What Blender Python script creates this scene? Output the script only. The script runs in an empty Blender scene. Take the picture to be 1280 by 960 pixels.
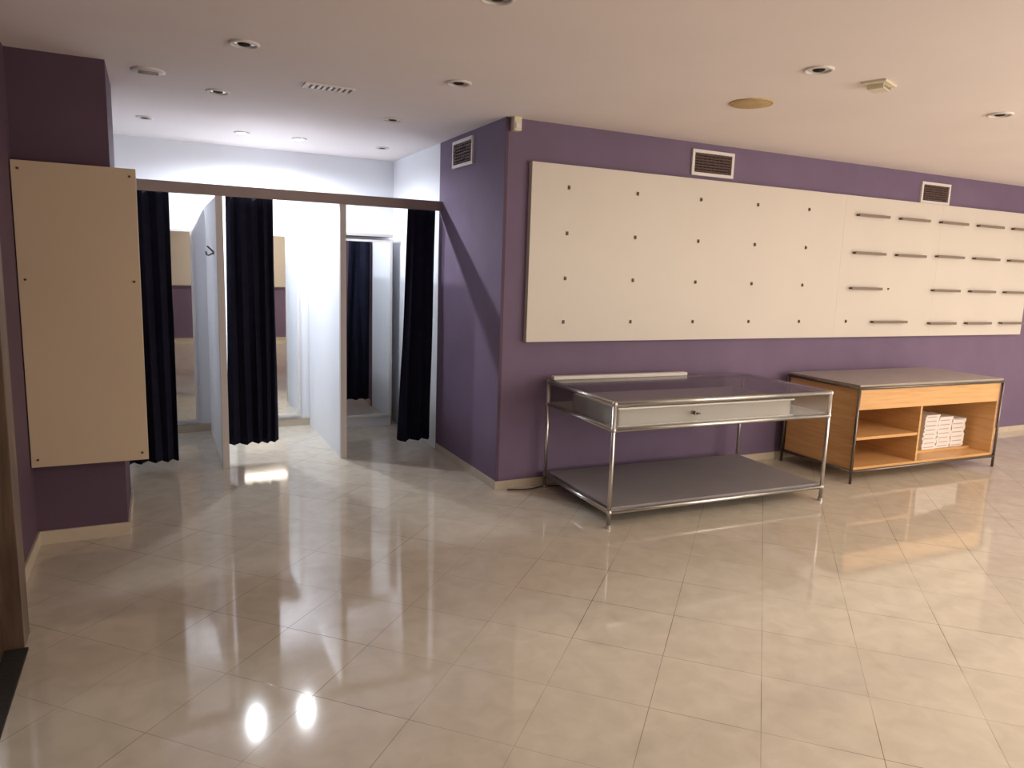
import bpy, bmesh, math, random
from mathutils import Vector, Matrix, Euler
random.seed(4)
SC=bpy.context.scene
SC.view_settings.view_transform='Standard'
COL=bpy.context.collection
H=2.54

# ------------------------------------------------------------ materials
def srgb(r,g,b):
    f=lambda c:(c/255/12.92) if c/255<=0.04045 else ((c/255+0.055)/1.055)**2.4
    return (f(r),f(g),f(b),1)
def mat(name,col,rough=0.6,metal=0,noise=0.0,nscale=6,bump=0.0,bscale=60,spec=0.5,emit=None,estr=0):
    m=bpy.data.materials.new(name); m.use_nodes=True
    nt=m.node_tree; b=nt.nodes['Principled BSDF']
    b.inputs['Base Color'].default_value=col
    b.inputs['Roughness'].default_value=rough
    b.inputs['Metallic'].default_value=metal
    b.inputs['Specular IOR Level'].default_value=spec
    g=nt.nodes.new('ShaderNodeNewGeometry')
    if noise>0:
        n=nt.nodes.new('ShaderNodeTexNoise'); n.inputs['Scale'].default_value=nscale; n.inputs['Detail'].default_value=5
        nt.links.new(g.outputs['Position'],n.inputs['Vector'])
        r=nt.nodes.new('ShaderNodeValToRGB')
        r.color_ramp.elements[0].position=0.3; r.color_ramp.elements[1].position=0.7
        r.color_ramp.elements[0].color=[c*(1-noise) for c in col[:3]]+[1]
        r.color_ramp.elements[1].color=[min(1,c*(1+noise)) for c in col[:3]]+[1]
        nt.links.new(n.outputs['Fac'],r.inputs['Fac']); nt.links.new(r.outputs['Color'],b.inputs['Base Color'])
    if bump>0:
        n=nt.nodes.new('ShaderNodeTexNoise'); n.inputs['Scale'].default_value=bscale; n.inputs['Detail'].default_value=3
        nt.links.new(g.outputs['Position'],n.inputs['Vector'])
        u=nt.nodes.new('ShaderNodeBump'); u.inputs['Strength'].default_value=bump; u.inputs['Distance'].default_value=0.004
        nt.links.new(n.outputs['Fac'],u.inputs['Height']); nt.links.new(u.outputs['Normal'],b.inputs['Normal'])
    if emit:
        b.inputs['Emission Color'].default_value=emit; b.inputs['Emission Strength'].default_value=estr
    return m
def wood(name,c1,c2,axis='x',rough=0.4):
    m=bpy.data.materials.new(name); m.use_nodes=True; nt=m.node_tree; b=nt.nodes['Principled BSDF']
    g=nt.nodes.new('ShaderNodeNewGeometry'); mp=nt.nodes.new('ShaderNodeMapping')
    mp.inputs['Scale'].default_value=(2,2,30) if axis=='x' else (30,30,2)
    nt.links.new(g.outputs['Position'],mp.inputs['Vector'])
    n=nt.nodes.new('ShaderNodeTexNoise'); n.inputs['Scale'].default_value=1.6; n.inputs['Detail'].default_value=6
    nt.links.new(mp.outputs[0],n.inputs['Vector'])
    r=nt.nodes.new('ShaderNodeValToRGB'); r.color_ramp.elements[0].color=c1; r.color_ramp.elements[1].color=c2
    r.color_ramp.elements[0].position=0.35; r.color_ramp.elements[1].position=0.65
    nt.links.new(n.outputs['Fac'],r.inputs['Fac']); nt.links.new(r.outputs['Color'],b.inputs['Base Color'])
    b.inputs['Roughness'].default_value=rough
    return m
def glass(name,tint=(0.86,0.86,0.85,1)):
    m=bpy.data.materials.new(name); m.use_nodes=True; nt=m.node_tree; nt.nodes.clear()
    o=nt.nodes.new('ShaderNodeOutputMaterial'); mx=nt.nodes.new('ShaderNodeMixShader')
    t=nt.nodes.new('ShaderNodeBsdfTransparent'); t.inputs[0].default_value=tint
    g=nt.nodes.new('ShaderNodeBsdfGlossy'); g.inputs['Roughness'].default_value=0.10
    lw=nt.nodes.new('ShaderNodeLayerWeight'); lw.inputs[0].default_value=0.5
    pw=nt.nodes.new('ShaderNodeMath'); pw.operation='POWER'; pw.inputs[1].default_value=4.5
    ad=nt.nodes.new('ShaderNodeMath'); ad.operation='MULTIPLY_ADD'; ad.inputs[1].default_value=0.8; ad.inputs[2].default_value=0.04; ad.use_clamp=True
    nt.links.new(lw.outputs['Facing'],pw.inputs[0]); nt.links.new(pw.outputs[0],ad.inputs[0]); nt.links.new(ad.outputs[0],mx.inputs[0])
    nt.links.new(t.outputs[0],mx.inputs[1]); nt.links.new(g.outputs[0],mx.inputs[2]); nt.links.new(mx.outputs[0],o.inputs[0])
    return m
def floor_mat():
    m=bpy.data.materials.new('marble_tile'); m.use_nodes=True; nt=m.node_tree; b=nt.nodes['Principled BSDF']; L=nt.links.new
    g=nt.nodes.new('ShaderNodeNewGeometry')
    def dotn(v,off):
        d=nt.nodes.new('ShaderNodeVectorMath'); d.operation='DOT_PRODUCT'; d.inputs[1].default_value=v
        L(g.outputs['Position'],d.inputs[0])
        a=nt.nodes.new('ShaderNodeMath'); a.operation='ADD'; a.inputs[1].default_value=off; L(d.outputs['Value'],a.inputs[0])
        q=nt.nodes.new('ShaderNodeMath'); q.operation='DIVIDE'; q.inputs[1].default_value=0.385; L(a.outputs[0],q.inputs[0])
        return q
    s=2**-.5
    a=dotn((s,s,0),-2.08+38.5); c=dotn((s,-s,0),0.27+38.5)
    cx=nt.nodes.new('ShaderNodeCombineXYZ'); L(a.outputs[0],cx.inputs[0]); L(c.outputs[0],cx.inputs[1])
    br=nt.nodes.new('ShaderNodeTexBrick'); br.offset=0; br.squash=1
    br.inputs['Scale'].default_value=1; br.inputs['Brick Width'].default_value=1; br.inputs['Row Height'].default_value=1
    br.inputs['Mortar Size'].default_value=0.0045; br.inputs['Mortar Smooth'].default_value=0.4
    br.inputs['Color1'].default_value=srgb(209,200,184); br.inputs['Color2'].default_value=srgb(204,195,179)
    n3=nt.nodes.new('ShaderNodeTexNoise'); n3.inputs['Scale'].default_value=1.3; n3.inputs['Detail'].default_value=3
    L(g.outputs['Position'],n3.inputs['Vector'])
    r3=nt.nodes.new('ShaderNodeValToRGB'); r3.color_ramp.elements[0].position=0.36; r3.color_ramp.elements[1].position=0.55
    r3.color_ramp.elements[0].color=srgb(124,110,94); r3.color_ramp.elements[1].color=srgb(186,176,159)
    L(n3.outputs['Fac'],r3.inputs['Fac']); L(r3.outputs['Color'],br.inputs['Mortar'])
    L(cx.outputs[0],br.inputs['Vector'])
    n=nt.nodes.new('ShaderNodeTexNoise'); n.inputs['Scale'].default_value=9; n.inputs['Detail'].default_value=8; n.inputs['Distortion'].default_value=0.6
    L(g.outputs['Position'],n.inputs['Vector'])
    r=nt.nodes.new('ShaderNodeValToRGB'); r.color_ramp.elements[0].color=(0.88,0.87,0.86,1); r.color_ramp.elements[1].color=(1,1,1,1)
    r.color_ramp.elements[0].position=0.3; r.color_ramp.elements[1].position=0.65
    L(n.outputs['Fac'],r.inputs['Fac'])
    mx=nt.nodes.new('ShaderNodeMix'); mx.data_type='RGBA'; mx.blend_type='MULTIPLY'; mx.inputs[0].default_value=1
    L(br.outputs['Color'],mx.inputs[6]); L(r.outputs['Color'],mx.inputs[7]); L(mx.outputs[2],b.inputs['Base Color'])
    n2=nt.nodes.new('ShaderNodeTexNoise'); n2.inputs['Scale'].default_value=2.5; n2.inputs['Detail'].default_value=4
    L(g.outputs['Position'],n2.inputs['Vector'])
    mr=nt.nodes.new('ShaderNodeMapRange'); mr.inputs[3].default_value=0.05; mr.inputs[4].default_value=0.085
    L(n2.outputs['Fac'],mr.inputs[0]); L(mr.outputs[0],b.inputs['Roughness'])
    u=nt.nodes.new('ShaderNodeBump'); u.invert=True; u.inputs['Strength'].default_value=0.25; u.inputs['Distance'].default_value=0.001
    L(br.outputs['Fac'],u.inputs['Height']); L(u.outputs['Normal'],b.inputs['Normal'])
    b.inputs['Specular IOR Level'].default_value=0.65
    return m
M={}
M['floor']=floor_mat()
M['ceil']=mat('ceiling_paint',srgb(238,228,226),0.9,noise=0.02,nscale=1.5)
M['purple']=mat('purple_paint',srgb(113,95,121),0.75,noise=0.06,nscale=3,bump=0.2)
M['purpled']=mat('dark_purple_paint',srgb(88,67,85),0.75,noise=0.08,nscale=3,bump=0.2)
M['white']=mat('white_paint',srgb(236,238,243),0.7,noise=0.015,nscale=2)
M['lam']=mat('white_laminate',srgb(211,203,192),0.45,noise=0.015,nscale=2)
M['tan']=mat('cream_laminate',srgb(200,180,155),0.5,noise=0.03,nscale=2)
M['base']=mat('baseboard_tile',srgb(196,183,164),0.35,noise=0.06,nscale=8)
M['curtain']=mat('navy_curtain_fabric',srgb(30,31,46),0.9,noise=0.15,nscale=12,bump=0.3,bscale=300,spec=0.1)
M['rail']=mat('rail_brown_grey',srgb(150,132,128),0.5,noise=0.05)
M['edge']=mat('partition_edge',srgb(200,192,188),0.5)
M['mirror']=mat('mirror_silver',(0.86,0.89,0.9,1),0.02,metal=1)
M['chrome']=mat('brushed_metal',srgb(205,203,200),0.28,metal=1,noise=0.05,nscale=20)
M['chromed']=mat('dark_metal',srgb(120,112,104),0.35,metal=1)
M['shelfg']=mat('grey_shelf_laminate',srgb(134,130,132),0.5,noise=0.04,nscale=5)
M['tray']=mat('grey_tray_felt',srgb(172,165,161),0.8,noise=0.04,nscale=5)
M['drawer']=mat('drawer_grey_white',srgb(196,191,186),0.5)
M['grey']=mat('grey_glass_top',srgb(158,148,136),0.25,noise=0.05,nscale=3)
M['glass']=glass('smoked_clear_glass')
M['oak']=wood('oak_veneer',srgb(202,154,98),srgb(216,170,114))
M['oakin']=wood('oak_veneer_inner',srgb(196,152,100),srgb(210,168,114))
M['dark']=mat('dark_cavity',srgb(22,18,18),0.8)
M['peg']=mat('peg_dark_metal',srgb(84,72,62),0.4,metal=0.4)
M['bar']=mat('bar_bronze_metal',srgb(128,112,98),0.45,metal=0.2)
M['vent']=mat('vent_white',srgb(222,216,212),0.5)
M['louver']=mat('vent_louver',srgb(105,85,82),0.6)
M['ochre']=mat('speaker_ochre',srgb(196,168,122),0.8,noise=0.1,nscale=80)
M['ivory']=mat('ivory_plastic',srgb(224,214,190),0.5)
M['frame']=wood('dark_door_wood',srgb(58,42,34),srgb(84,64,50),'z')
M['jamb']=wood('door_jamb_wood',srgb(84,66,54),srgb(112,92,76),'z')
M['mat']=mat('dark_doormat',srgb(40,34,30),0.95,noise=0.3,nscale=60)
M['paper']=mat('paper_white',srgb(226,220,214),0.7,noise=0.03,nscale=40)
M['print']=mat('paper_print',srgb(170,140,140),0.7)
M['bulb']=mat('lit_bulb',(1,1,1,1),emit=(0.95,0.97,1,1),estr=25)
M['cable']=mat('cable_grey',srgb(70,64,66),0.6)

# ------------------------------------------------------------ mesh helpers
def obj(name,me,parent=None,m=None):
    o=bpy.data.objects.new(name,me); COL.objects.link(o)
    if m is not None: me.materials.append(m)
    if parent: o.parent=parent
    return o
def empty(name,loc=(0,0,0),rz=0):
    e=bpy.data.objects.new(name,None); e.location=loc; e.rotation_euler=(0,0,rz); e.empty_display_size=0.1; COL.objects.link(e); return e
def bm_box(bm,lo,hi,bev=0,rot=None):
    r=bmesh.ops.create_cube(bm,size=1)
    vs=r['verts']
    c=Vector([(a+b)/2 for a,b in zip(lo,hi)]); s=[b-a for a,b in zip(lo,hi)]
    for v in vs:
        p=Vector((v.co.x*s[0],v.co.y*s[1],v.co.z*s[2]))
        if rot: p=rot@p
        v.co=p+c
    if bev>0:
        es=list({e for v in vs for e in v.link_edges})
        bmesh.ops.bevel(bm,geom=es,offset=bev,segments=2,affect='EDGES',profile=0.7)
def boxes(name,lst,m,parent=None,bev=0):
    bm=bmesh.new()
    for it in lst: bm_box(bm,it[0],it[1],bev,it[2] if len(it)>2 else None)
    me=bpy.data.meshes.new(name); bm.to_mesh(me); bm.free()
    return obj(name,me,parent,m)
def box(name,lo,hi,m,parent=None,bev=0): return boxes(name,[(lo,hi)],m,parent,bev)
def bm_tube(bm,a,b,r,seg=16,r2=None):
    a=Vector(a);b=Vector(b);d=b-a
    rot=d.to_track_quat('Z','Y').to_matrix().to_4x4()
    mt=Matrix.Translation((a+b)/2)@rot
    bmesh.ops.create_cone(bm,cap_ends=True,segments=seg,radius1=r,radius2=r if r2 is None else r2,depth=d.length,matrix=mt)
def tubes(name,lst,m,parent=None,r=0.012,seg=16):
    bm=bmesh.new()
    for it in lst: bm_tube(bm,it[0],it[1],it[2] if len(it)>2 else r,seg)
    me=bpy.data.meshes.new(name); bm.to_mesh(me); bm.free()
    o=obj(name,me,parent,m)
    for p in me.polygons: p.use_smooth=len(p.vertices)==4
    return o
def lathe(name,prof,m,parent=None,seg=32,loc=(0,0,0)):
    bm=bmesh.new(); rings=[]
    for r,z in prof:
        rings.append([bm.verts.new((r*math.cos(2*math.pi*i/seg)+loc[0],r*math.sin(2*math.pi*i/seg)+loc[1],z+loc[2])) for i in range(seg)])
    for A,B in zip(rings,rings[1:]):
        for i in range(seg): bm.faces.new((A[i],A[(i+1)%seg],B[(i+1)%seg],B[i]))
    me=bpy.data.meshes.new(name); bm.normal_update(); bm.to_mesh(me); bm.free()
    for p in me.polygons: p.use_smooth=True
    return obj(name,me,parent,m)

# ------------------------------------------------------------ room shell
XL=-0.61; XR=10.0; YR=-1.0; YB=7.05; XS=2.13; YW=4.52
box('floor',(XL-0.15,YR-0.15,-0.12),(XR+0.15,YB+0.15,0),M['floor'])
box('ceiling',(XL-0.15,YR-0.15,H),(XR+0.15,YB+0.15,H+0.12),M['ceil'])
box('wall_back',(XS,YW,0),(XR,YW+0.12,H),M['purple'])
box('wall_side',(XS,YW+0.12,0),(XS+0.12,5.76,H),M['purple'])
box('wall_fitting_side',(XS,5.76,0),(XS+0.12,YB,H),M['white'])
box('wall_fitting_back',(XL,YB,0),(XS+0.12,YB+0.12,H),M['white'])
box('wall_fitting_left',(XL-0.12,5.1,0),(XL,YB+0.12,H),M['white'])
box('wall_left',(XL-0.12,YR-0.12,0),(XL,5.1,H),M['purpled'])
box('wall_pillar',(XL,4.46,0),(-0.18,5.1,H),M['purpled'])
box('wall_right',(XR,YR-0.12,0),(XR+0.12,YW+0.12,H),M['white'])
# rear wall with an added window opening, made up to carry fill light
WX0,WX1,WZ0,WZ1=3.4,9.2,0.25,2.3
boxes('wall_rear',[((XL,YR-0.12,0),(WX0,YR,H)),((WX1,YR-0.12,0),(XR,YR,H)),((WX0,YR-0.12,0),(WX1,YR,WZ0)),((WX0,YR-0.12,WZ1),(WX1,YR,H))],M['purple'])
wn=empty('added_fill_window_1')
fl=[]
for k in range(5):
    x=WX0+k*(WX1-WX0-0.05)/4; fl.append(((x,YR-0.09,WZ0),(x+0.05,YR-0.02,WZ1)))
fl+=[((WX0,YR-0.09,WZ0),(WX1,YR-0.02,WZ0+0.05)),((WX0,YR-0.09,WZ1-0.05),(WX1,YR-0.02,WZ1))]
boxes('frame',fl,M['chromed'],wn,0.004)
# baseboards
box('baseboard_back',(XS-0.012,YW-0.012,0),(XR,YW,0.06),M['base'],bev=0.002)
box('baseboard_side',(XS-0.012,YW,0),(XS,5.72,0.06),M['base'],bev=0.002)
box('baseboard_pillar',(XL,4.448,0),(-0.168,4.46,0.075),M['base'],bev=0.002)
box('baseboard_pillar_side',(-0.18,4.46,0),(-0.168,5.1,0.075),M['base'],bev=0.002)
box('baseboard_left',(XL,3.40,0),(XL+0.012,4.448,0.075),M['base'],bev=0.002)
box('baseboard_fitting_back',(XL,YB-0.012,0),(XS,YB,0.07),M['base'],bev=0.002)
box('baseboard_rear',(XL,YR,0),(XR,YR+0.012,0.06),M['base'],bev=0.002)
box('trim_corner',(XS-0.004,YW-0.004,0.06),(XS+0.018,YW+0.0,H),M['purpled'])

# door on the left wall
d=empty('door_1')
boxes('jamb',[((XL,3.24,0),(-0.515,3.38,2.12)),((XL,2.15,0),(-0.515,2.28,2.12)),((XL,2.28,2.02),(-0.515,3.24,2.12))],M['jamb'],d,0.004)
boxes('leaf',[((XL,2.28,0.01),(XL+0.03,3.24,2.02))],M['frame'],d,0.003)
boxes('leaf_panels',[((XL+0.03,2.40,0.2),(XL+0.038,3.12,0.9)),((XL+0.03,2.40,1.05),(XL+0.038,3.12,1.9))],M['frame'],d,0.003)
tubes('handle',[((XL+0.03,2.36,1.0),(XL+0.07,2.36,1.0),0.008),((XL+0.07,2.36,1.0),(XL+0.07,2.47,1.0),0.008)],M['chrome'],d)
box('doormat',(XL+0.03,2.29,0.0),(-0.50,3.23,0.012),M['mat'],bev=0.003)

# ------------------------------------------------------------ left cream panel on pillar
p=empty('display_panel')
box('panel',(-0.605,4.37,0.45),(-0.06,4.41,2.0),M['tan'],p,0.003)
boxes('battens',[((-0.55,4.41,0.55),(-0.45,4.459,1.9)),((-0.28,4.41,0.55),(-0.2,4.459,1.9))],M['tan'],p)
tubes('screws',[((x,4.366,z),(x,4.371,z),0.006) for x in(-0.575,-0.09) for z in(0.49,1.42,1.96)],M['peg'],p,seg=12)

# ------------------------------------------------------------ fitting rooms
fr=empty('curtain_rail')
box('beam',(XL,5.69,2.0),(XS,5.73,2.075),M['rail'],fr,0.002)
tubes('rod',[((XL,5.77,2.03),(XS,5.77,2.03))],M['chromed'],fr,0.010)
def partition(x0,x1):
    e=empty('fitting_room_partition')
    box('panel',(x0,5.745,0.0),(x1,YB-0.013,2.0),M['white'],e)
    box('edge_strip',(x0-0.006,5.70,0.0),(x1+0.006,5.745,2.0),M['edge'],e,0.003)
    return e
p1=partition(0.425,0.46); p2=partition(1.31,1.345)
def hook(x,y,z,par):
    bm=bmesh.new()
    bm_box(bm,(x-0.006,y-0.06,z-0.012),(x,y+0.06,z+0.012),0.002)
    for dy in(-0.045,0,0.045):
        pts=[Vector((x-0.004,y+dy,z)),Vector((x-0.035,y+dy,z-0.02)),Vector((x-0.05,y+dy,z-0.015)),Vector((x-0.055,y+dy,z+0.01))]
        for a,b in zip(pts,pts[1:]): bm_tube(bm,a,b,0.004,8)
        bm_tube(bm,(x-0.004,y+dy,z+0.01),(x-0.045,y+dy,z+0.05),0.004,8)
    me=bpy.data.meshes.new('coat_hook'); bm.to_mesh(me); bm.free(); obj('coat_hook',me,par,M['chromed'])
hook(0.425,6.10,1.60,p1)
def curtain(xt0,xt1,xb0,xb1,zb,y=5.79,zt=2.015,folds=5,seed=0):
    rnd=random.Random(seed); nx=folds*16; nz=30
    ph=[rnd.uniform(-.5,.5) for _ in range(6)]
    bm=bmesh.new(); g=[]
    for j in range(nz+1):
        t=j/nz; row=[]
        for i in range(nx+1):
            s=i/nx
            x0=xt0+(xb0-xt0)*t**1.3; x1=xt1+(xb1-xt1)*t**1.3
            a=2*math.pi*folds*(s+0.05*math.sin(5*s+ph[0]+1.2*t))
            amp=0.014+0.018*t
            x=x0+(x1-x0)*s+0.006*math.sin(2*a+ph[1])*(0.4+t)
            yy=y+amp*math.sin(a)+0.012*math.sin(3.1*s*4+ph[2]+2*t)+0.006*math.sin(9*t+ph[3]+6*s)
            z=zt+(zb-zt)*t+(0.006*math.sin(a+1) if j==nz else 0)
            row.append(bm.verts.new((x,yy,z)))
        g.append(row)
    for j in range(nz):
        for i in range(nx): bm.faces.new((g[j][i],g[j][i+1],g[j+1][i+1],g[j+1][i]))
    me=bpy.data.meshes.new('curtain'); bm.normal_update(); bm.to_mesh(me); bm.free()
    for q in me.polygons: q.use_smooth=True
    o=obj('curtain',me,None,M['curtain'])
    s=o.modifiers.new('s','SOLIDIFY'); s.thickness=0.004
    return o
curtain(-0.22,0.12,-0.24,0.125,0.07,folds=5,seed=1)
curtain(0.49,0.82,0.475,0.83,0.16,folds=5,seed=2)
curtain(1.87,2.10,1.80,2.085,0.09,folds=3,seed=3)
def mirror(x0,x1,z0=0.12,z1=1.78,deep=0):
    e=empty('wall_mirror'); Y=YB-deep
    w=0.022
    if deep: box('backing_box',(x0-w,Y,0.0),(x1+w,YB-0.013,z1+w),M['white'],e)
    box('glass',(x0,Y-0.02,z0),(x1,Y-0.014,z1),M['mirror'],e)
    boxes('frame',[((x0-w,Y-0.028,z0-w),(x0,Y,z1+w)),((x1,Y-0.028,z0-w),(x1+w,Y,z1+w)),((x0,Y-0.028,z1),(x1,Y,z1+w)),((x0,Y-0.028,z0-w),(x1,Y,z0))],M['vent'],e,0.002)
    if deep: box('ledge',(x0-0.03,Y-0.05,z1+0.05),(x1+0.02,YB-0.013,z1+0.075),M['edge'],e,0.003)
mirror(-0.22,0.30); mirror(0.64,1.20); mirror(1.50,2.02,deep=0.25,z1=1.76)

# ------------------------------------------------------------ long slot-wall board
b=empty('wall_display_board')
xs=[2.31,5.33,6.62,8.10]
for i in range(3):
    box('panel_%d'%(i+1),(xs[i]+0.0005,4.475,1.055),(xs[i+1]-0.0005,YW,2.27),M['lam'],b)
cols=[2.60,3.175,3.76,4.335,4.90]; rows=[1.195,1.50,1.81,2.12]
L=[]
for x in cols+[5.47]:
    for z in rows:
        if x==5.47 and z!=rows[0]: continue
        L.append(((x-0.008,4.468,z-0.013),(x+0.008,4.476,z+0.013)))
        L.append(((x-0.004,4.460,z-0.006),(x+0.004,4.469,z+0.001)))
L.append(((5.97,4.466,1.48),(5.985,4.476,1.495)))
boxes('pegs',L,M['peg'],b,0.001)
bars=[]
for x0,x1,zz in [(5.46,5.85,[2.11,1.79,1.485]),(5.78,6.24,[1.19]),(6.01,6.40,[2.11,1.79]),(6.57,6.96,[2.11,1.80,1.485,1.175]),(7.13,7.52,[2.11,1.80,1.485,1.175]),(7.69,8.06,[2.11,1.80,1.485,1.175])]:
    for z in zz: bars.append((x0,x1,z))
boxes('bars',[((x0,4.43,z-0.012),(x1,4.44,z+0.012)) for x0,x1,z in bars],M['bar'],b,0.003)
boxes('bar_brackets',[((x,4.44,z-0.008),(x+0.014,4.476,z+0.008)) for x0,x1,z in bars for x in(x0+0.01,x1-0.024)],M['peg'],b)
b=empty('wall_display_board')
for i in range(2):
    box('panel_%d'%(i+1),([-0.4,1.4][i],YR,1.055),([1.398,3.2][i],YR+0.045,2.27),M['lam'],b,0.002)

# ------------------------------------------------------------ vents
def vent(name,w,hh,loc,rz):
    e=empty(name,loc,rz); t=0.024
    boxes('frame',[((-w/2,-0.018,-hh/2),(-w/2+t,0,hh/2)),((w/2-t,-0.018,-hh/2),(w/2,0,hh/2)),((-w/2+t,-0.018,hh/2-t),(w/2-t,0,hh/2)),((-w/2+t,-0.018,-hh/2),(w/2-t,0,-hh/2+t))],M['vent'],e,0.002)
    box('cavity',(-w/2+t,-0.002,-hh/2+t),(w/2-t,0,hh/2-t),M['dark'],e)
    n=7; rot=Matrix.Rotation(math.radians(-40),3,'X')
    boxes('louvers',[((-w/2+t,-0.019,-hh/2+t+(k+.5)*(hh-2*t)/n-0.0015),(w/2-t,-0.003,-hh/2+t+(k+.5)*(hh-2*t)/n+0.0015),rot) for k in range(n)],M['louver'],e)
    m=int(w/0.045)
    boxes('verticals',[((-w/2+t+k*(w-2*t)/m-0.0015,-0.014,-hh/2+t),(-w/2+t+k*(w-2*t)/m+0.0015,-0.006,hh/2-t)) for k in range(1,m)],M['louver'],e)
vent('air_vent',0.41,0.19,(3.88,YW,2.395),0)
vent('air_vent',0.41,0.19,(6.53,YW,2.37),0)
vent('air_vent',0.40,0.20,(XS,5.25,2.40),math.radians(-90))
s=empty('motion_sensor')
box('body',(2.16,4.46,2.45),(2.215,YW,2.54),M['ivory'],s,0.008)
box('lens',(2.168,4.452,2.465),(2.207,4.462,2.50),M['vent'],s,0.004)

# ------------------------------------------------------------ ceiling fittings
def downlight(x,y,lit=False,r=0.052):
    e=empty('recessed_spotlight',(x,y,H))
    lathe('trim_ring',[(r,0),(r,-0.004),(r-0.005,-0.010),(r-0.014,-0.010),(r-0.018,-0.002),(r-0.018,0)],M['vent'],e)
    lathe('reflector',[(r-0.018,-0.001),(r-0.024,-0.004),(0.030,-0.003)],M['chrome'],e)
    lathe('bulb',[(0.030,-0.003),(0.024,-0.008),(0.0005,-0.012)],M['bulb'] if lit else M['dark'],e)
    return e
for x,y in [(0.42,3.76),(0.39,4.87),(1.53,3.87),(1.52,5.06),(1.80,6.29),(-0.01,6.05),(2.89,2.66),(4.49,2.76),(1.18,2.62)]: downlight(x,y,r=0.07 if y<6 else 0.058)
LIT=[(0.67,6.27),(1.11,6.28)]
for x,y in LIT: downlight(x,y,True,r=0.06)
e=empty('ceiling_speaker',(3.13,3.35,H))
lathe('grille',[(0.115,0),(0.115,-0.006),(0.10,-0.012),(0.05,-0.014),(0.0005,-0.014)],M['ochre'],e,40)
lathe('rim',[(0.122,0),(0.122,-0.006),(0.113,-0.009),(0.113,0)],M['ochre'],e,40)
e=empty('smoke_detector',(3.34,2.68,H),math.radians(20))
boxes('body',[((-0.085,-0.06,-0.012),(0.085,0.06,0)),((-0.05,-0.04,-0.035),(0.05,0.04,-0.012))],M['ivory'],e,0.004)
boxes('slots',[((-0.04+0.02*k,-0.0415,-0.03),(-0.032+0.02*k,-0.04,-0.016)) for k in range(5)],M['peg'],e)
e=empty('ceiling_speaker',(0.02,4.57,H))
lathe('grille',[(0.085,0),(0.085,-0.006),(0.07,-0.011),(0.0005,-0.012)],M['vent'],e,32)
boxes('slots',[((-0.05,-0.03+0.02*k,-0.013),(0.05,-0.026+0.02*k,-0.010)) for k in range(4)],M['louver'],e)
e=empty('ceiling_grille',(0.94,4.38,H))
boxes('frame',[((-0.14,-0.06,-0.01),(0.14,-0.048,0)),((-0.14,0.048,-0.01),(0.14,0.06,0)),((-0.14,-0.048,-0.01),(-0.128,0.048,0)),((0.128,-0.048,-0.01),(0.14,0.048,0))],M['vent'],e,0.002)
box('back',(-0.128,-0.048,-0.002),(0.128,0.048,0),M['louver'],e)
boxes('bars',[((-0.126+0.0315*k,-0.048,-0.009),(-0.108+0.0315*k,0.048,-0.002)) for k in range(8)],M['vent'],e)

# ------------------------------------------------------------ glass display table
T=empty('glass_display_table',(2.45,3.56,0),math.radians(-2.2))
W,D,Z=1.75,0.88,0.775; r=0.013
tb=[]
for x in(0,W):
    for y in(0,D): tb.append(((x,y,0.012),(x,y,Z)))
for z in(Z,0.615):
    tb+=[((0,0,z),(W,0,z)),((0,D,z),(W,D,z)),((0,0,z),(0,D,z)),((W,0,z),(W,D,z))]
tb+=[((0,0,0.10),(W,0,0.10)),((0,D,0.10),(W,D,0.10)),((0,0,0.10),(0,D,0.10)),((W,0,0.10),(W,D,0.10))]
tubes('tube_frame',tb,M['chrome'],T,r)
bm=bmesh.new()
for x in(0,W):
    for y in(0,D):
        for z in(Z,0.615,0.10): bmesh.ops.create_uvsphere(bm,u_segments=16,v_segments=10,radius=0.0175,matrix=Matrix.Translation((x,y,z)))
        bm_tube(bm,(x,y,0),(x,y,0.02),0.017,16)
me=bpy.data.meshes.new('joints'); bm.to_mesh(me); bm.free(); obj('joints',me,T,M['chrome'])
box('lower_shelf',(0.015,0.015,0.085),(W-0.015,D-0.015,0.125),M['shelfg'],T,0.003)
box('tray',(0.014,0.014,0.60),(W-0.014,D-0.014,0.622),M['tray'],T,0.002)
box('glass_top',(0.0,0.0,Z+0.012),(W,D,Z+0.020),M['glass'],T)
boxes('glass_sides',[((0.012,-0.003,0.63),(W-0.012,0.003,Z-0.012)),((0.012,D-0.003,0.63),(W-0.012,D+0.003,Z-0.012)),((-0.003,0.012,0.63),(0.003,D-0.012,Z-0.012)),((W-0.003,0.012,0.63),(W+0.003,D-0.012,Z-0.012))],M['glass'],T)
boxes('inner_drawer',[((0.05,0.03,0.625),(1.42,0.04,0.735)),((0.05,0.6,0.625),(1.42,0.61,0.735)),((0.05,0.03,0.625),(0.06,0.61,0.735)),((1.41,0.03,0.625),(1.42,0.61,0.735))],M['drawer'],T,0.001)
boxes('drawer_runner',[((0.04,0.018,0.735),(1.44,0.03,0.745)),((0.04,0.018,0.622),(1.44,0.03,0.634))],M['chrome'],T)
tubes('lock',[((0.60,-0.012,0.69),(0.60,0.03,0.69),0.013),((0.60,-0.012,0.69),(0.625,-0.016,0.69),0.006)],M['chromed'],T)
box('glass_divider',(1.43,0.02,0.63),(1.436,D-0.02,Z-0.012),M['glass'],T)
box('light_strip',(0.01,D-0.06,Z+0.0205),(1.15,D-0.01,Z+0.045),M['vent'],T,0.004)

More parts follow.
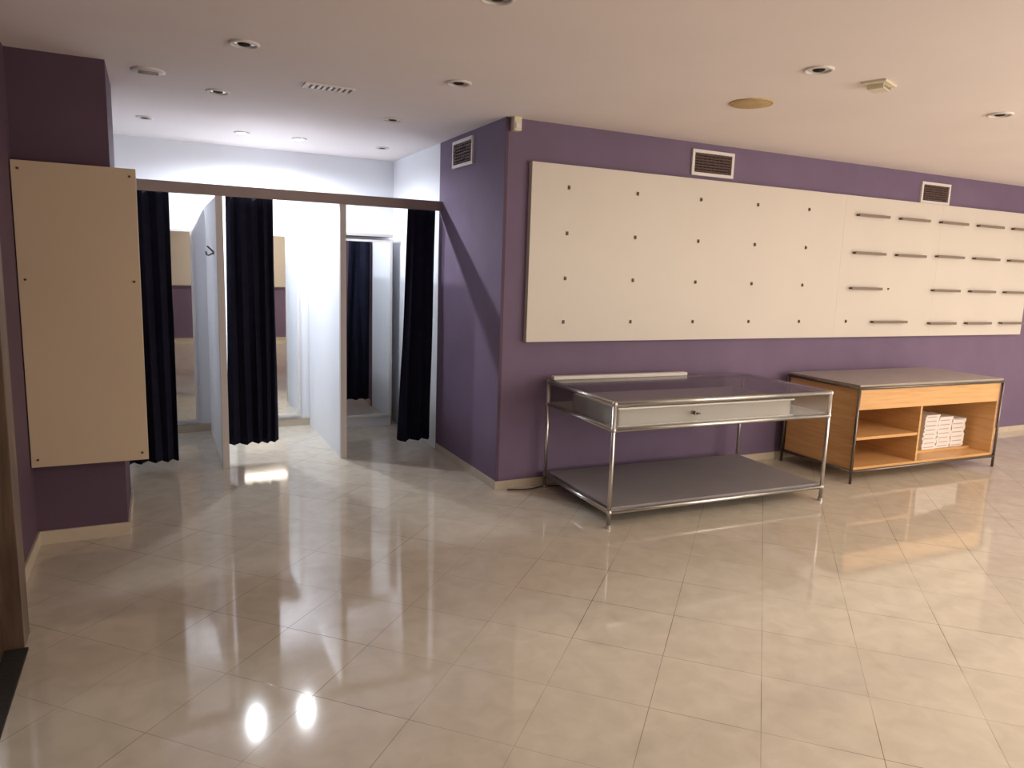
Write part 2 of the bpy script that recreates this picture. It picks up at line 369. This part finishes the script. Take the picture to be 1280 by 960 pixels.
# ------------------------------------------------------------ oak counter
K=empty('wooden_counter',(4.77,3.71,0),math.radians(-2.0))
W,D,Z=1.70,0.72,0.75; r=0.011
tb=[]
for x in(0,W):
    for y in(0,D): tb.append(((x,y,0.0),(x,y,Z)))
for z in(Z-0.005,0.095): tb+=[((0,0,z),(W,0,z)),((0,D,z),(W,D,z)),((0,0,z),(0,D,z)),((W,0,z),(W,D,z))]
tubes('tube_frame',tb,M['chromed'],K,r)
box('top',(0.0,0.0,Z+0.004),(W,D,Z+0.022),M['grey'],K,0.003)
i=0.013
box('side_left',(i,i,0.10),(i+0.02,D-i,Z-0.012),M['oak'],K,0.001)
box('side_right',(W-i-0.02,i,0.10),(W-i,D-i,Z-0.012),M['oak'],K,0.001)
box('back',(i+0.02,D-i-0.015,0.10),(W-i-0.02,D-i,Z-0.012),M['oakin'],K)
box('bottom',(i+0.02,i,0.10),(W-i-0.02,D-i-0.015,0.122),M['oak'],K,0.001)
box('drawer_front',(i+0.02,i,0.575),(W-i-0.02,i+0.02,Z-0.012),M['oak'],K,0.001)
box('under_top',(i+0.02,i+0.02,0.575),(W-i-0.02,D-i-0.015,0.59),M['oakin'],K)
box('divider',(0.73,i+0.005,0.122),(0.75,D-i-0.015,0.575),M['oak'],K,0.001)
box('mid_shelf',(i+0.02,i+0.01,0.335),(0.73,D-i-0.015,0.357),M['oak'],K,0.001)
box('right_shelf_lip',(0.75,0.20,0.122),(W-i-0.02,D-i-0.015,0.14),M['oakin'],K)
# papers
P=empty('leaflet_stack',(4.77,3.71,0),math.radians(-2.0))
bm=bmesh.new(); bm2=bmesh.new()
for s in range(3):
    x0=1.065+0.178*s
    z=0.141
    for k in range(24-s*2):
        th=0.0125; dx=random.uniform(-.004,.004)+0.0006*k; dy=random.uniform(-.006,.006)
        bm_box(bm,(x0+dx,0.215+dy,z),(x0+0.172+dx,0.43+dy,z+th-0.0004),0)
        if k%3==1: bm_box(bm2,(x0+dx+0.02,0.214+dy,z+0.003),(x0+0.14+dx,0.2155+dy,z+0.008),0)
        z+=th
me=bpy.data.meshes.new('leaflets'); bm.to_mesh(me); bm.free(); obj('leaflets',me,P,M['paper'])
me=bpy.data.meshes.new('printed_edges'); bm2.to_mesh(me); bm2.free(); obj('printed_edges',me,P,M['print'])

# loose cable along the skirting
cu=bpy.data.curves.new('floor_cable','CURVE'); cu.dimensions='3D'; cu.bevel_depth=0.005; cu.bevel_resolution=3
sp=cu.splines.new('BEZIER'); pts=[(2.20,4.47,0.006),(2.35,4.43,0.006),(2.50,4.46,0.006),(2.7,4.40,0.006),(2.9,4.47,0.006)]
sp.bezier_points.add(len(pts)-1)
for bp,q in zip(sp.bezier_points,pts): bp.co=q; bp.handle_left_type=bp.handle_right_type='AUTO'
o=bpy.data.objects.new('floor_cable',cu); COL.objects.link(o); cu.materials.append(M['cable'])

# ------------------------------------------------------------ lights
def area(name,loc,sx,sy,power,col,rot=(0,0,0)):
    l=bpy.data.lights.new(name,'AREA'); l.shape='RECTANGLE'; l.size=sx; l.size_y=sy; l.energy=power; l.color=col
    o=bpy.data.objects.new(name,l); o.location=loc; o.rotation_euler=rot; COL.objects.link(o); return o
def spot(name,loc,power,col,ang,blend=1,r=0.03,rot=(0,0,0)):
    l=bpy.data.lights.new(name,'SPOT'); l.energy=power; l.color=col; l.shadow_soft_size=r; l.spot_size=math.radians(ang); l.spot_blend=blend
    o=bpy.data.objects.new(name,l); o.location=loc; o.rotation_euler=rot; COL.objects.link(o); return o
warm=(1.0,0.87,0.72); cool=(0.88,0.93,1.0)
for i,(x,y,pw) in enumerate([(1.6,-0.1,21),(4.0,0.3,34),(6.6,0.8,38),(8.8,2.2,32)]):
    e=empty('ceiling_light_panel',(x,y,H))
    boxes('housing',[((-0.62,-0.17,-0.03),(0.62,-0.15,0)),((-0.62,0.15,-0.03),(0.62,0.17,0)),((-0.62,-0.15,-0.03),(-0.6,0.15,0)),((0.6,-0.15,-0.03),(0.62,0.15,0))],M['vent'],e)
    area('panel_lamp',(x,y,H-0.02),1.18,0.28,pw,warm)
# fill light added in the made-up window, lifts ceiling and walls
area('added_fill_light',((WX0+WX1)/2,YR-0.10,(WZ0+WZ1)/2),WX1-WX0,WZ1-WZ0,200,(1.0,0.88,0.76),(math.radians(90),0,0))
for x,y in LIT:
    spot('fitting_spot_lamp',(x,y,H-0.04),64,cool,172,0.5,0.02)
w=bpy.data.worlds.new('world'); SC.world=w; w.use_nodes=True
w.node_tree.nodes['Background'].inputs[0].default_value=(1,0.9,0.8,1); w.node_tree.nodes['Background'].inputs[1].default_value=0.3

# ------------------------------------------------------------ camera
R=(Matrix.Rotation(math.radians(-26.3),3,'Z')@Matrix.Rotation(math.radians(90-8.95),3,'X')@Matrix.Rotation(math.radians(1.9),3,'Z'))
cam=bpy.data.cameras.new('camera'); cam.sensor_width=36; cam.lens=909/1280*36; cam.clip_start=0.02
o=bpy.data.objects.new('camera',cam); o.matrix_world=Matrix.Translation((0,0,1.55))@R.to_4x4(); COL.objects.link(o); SC.camera=o
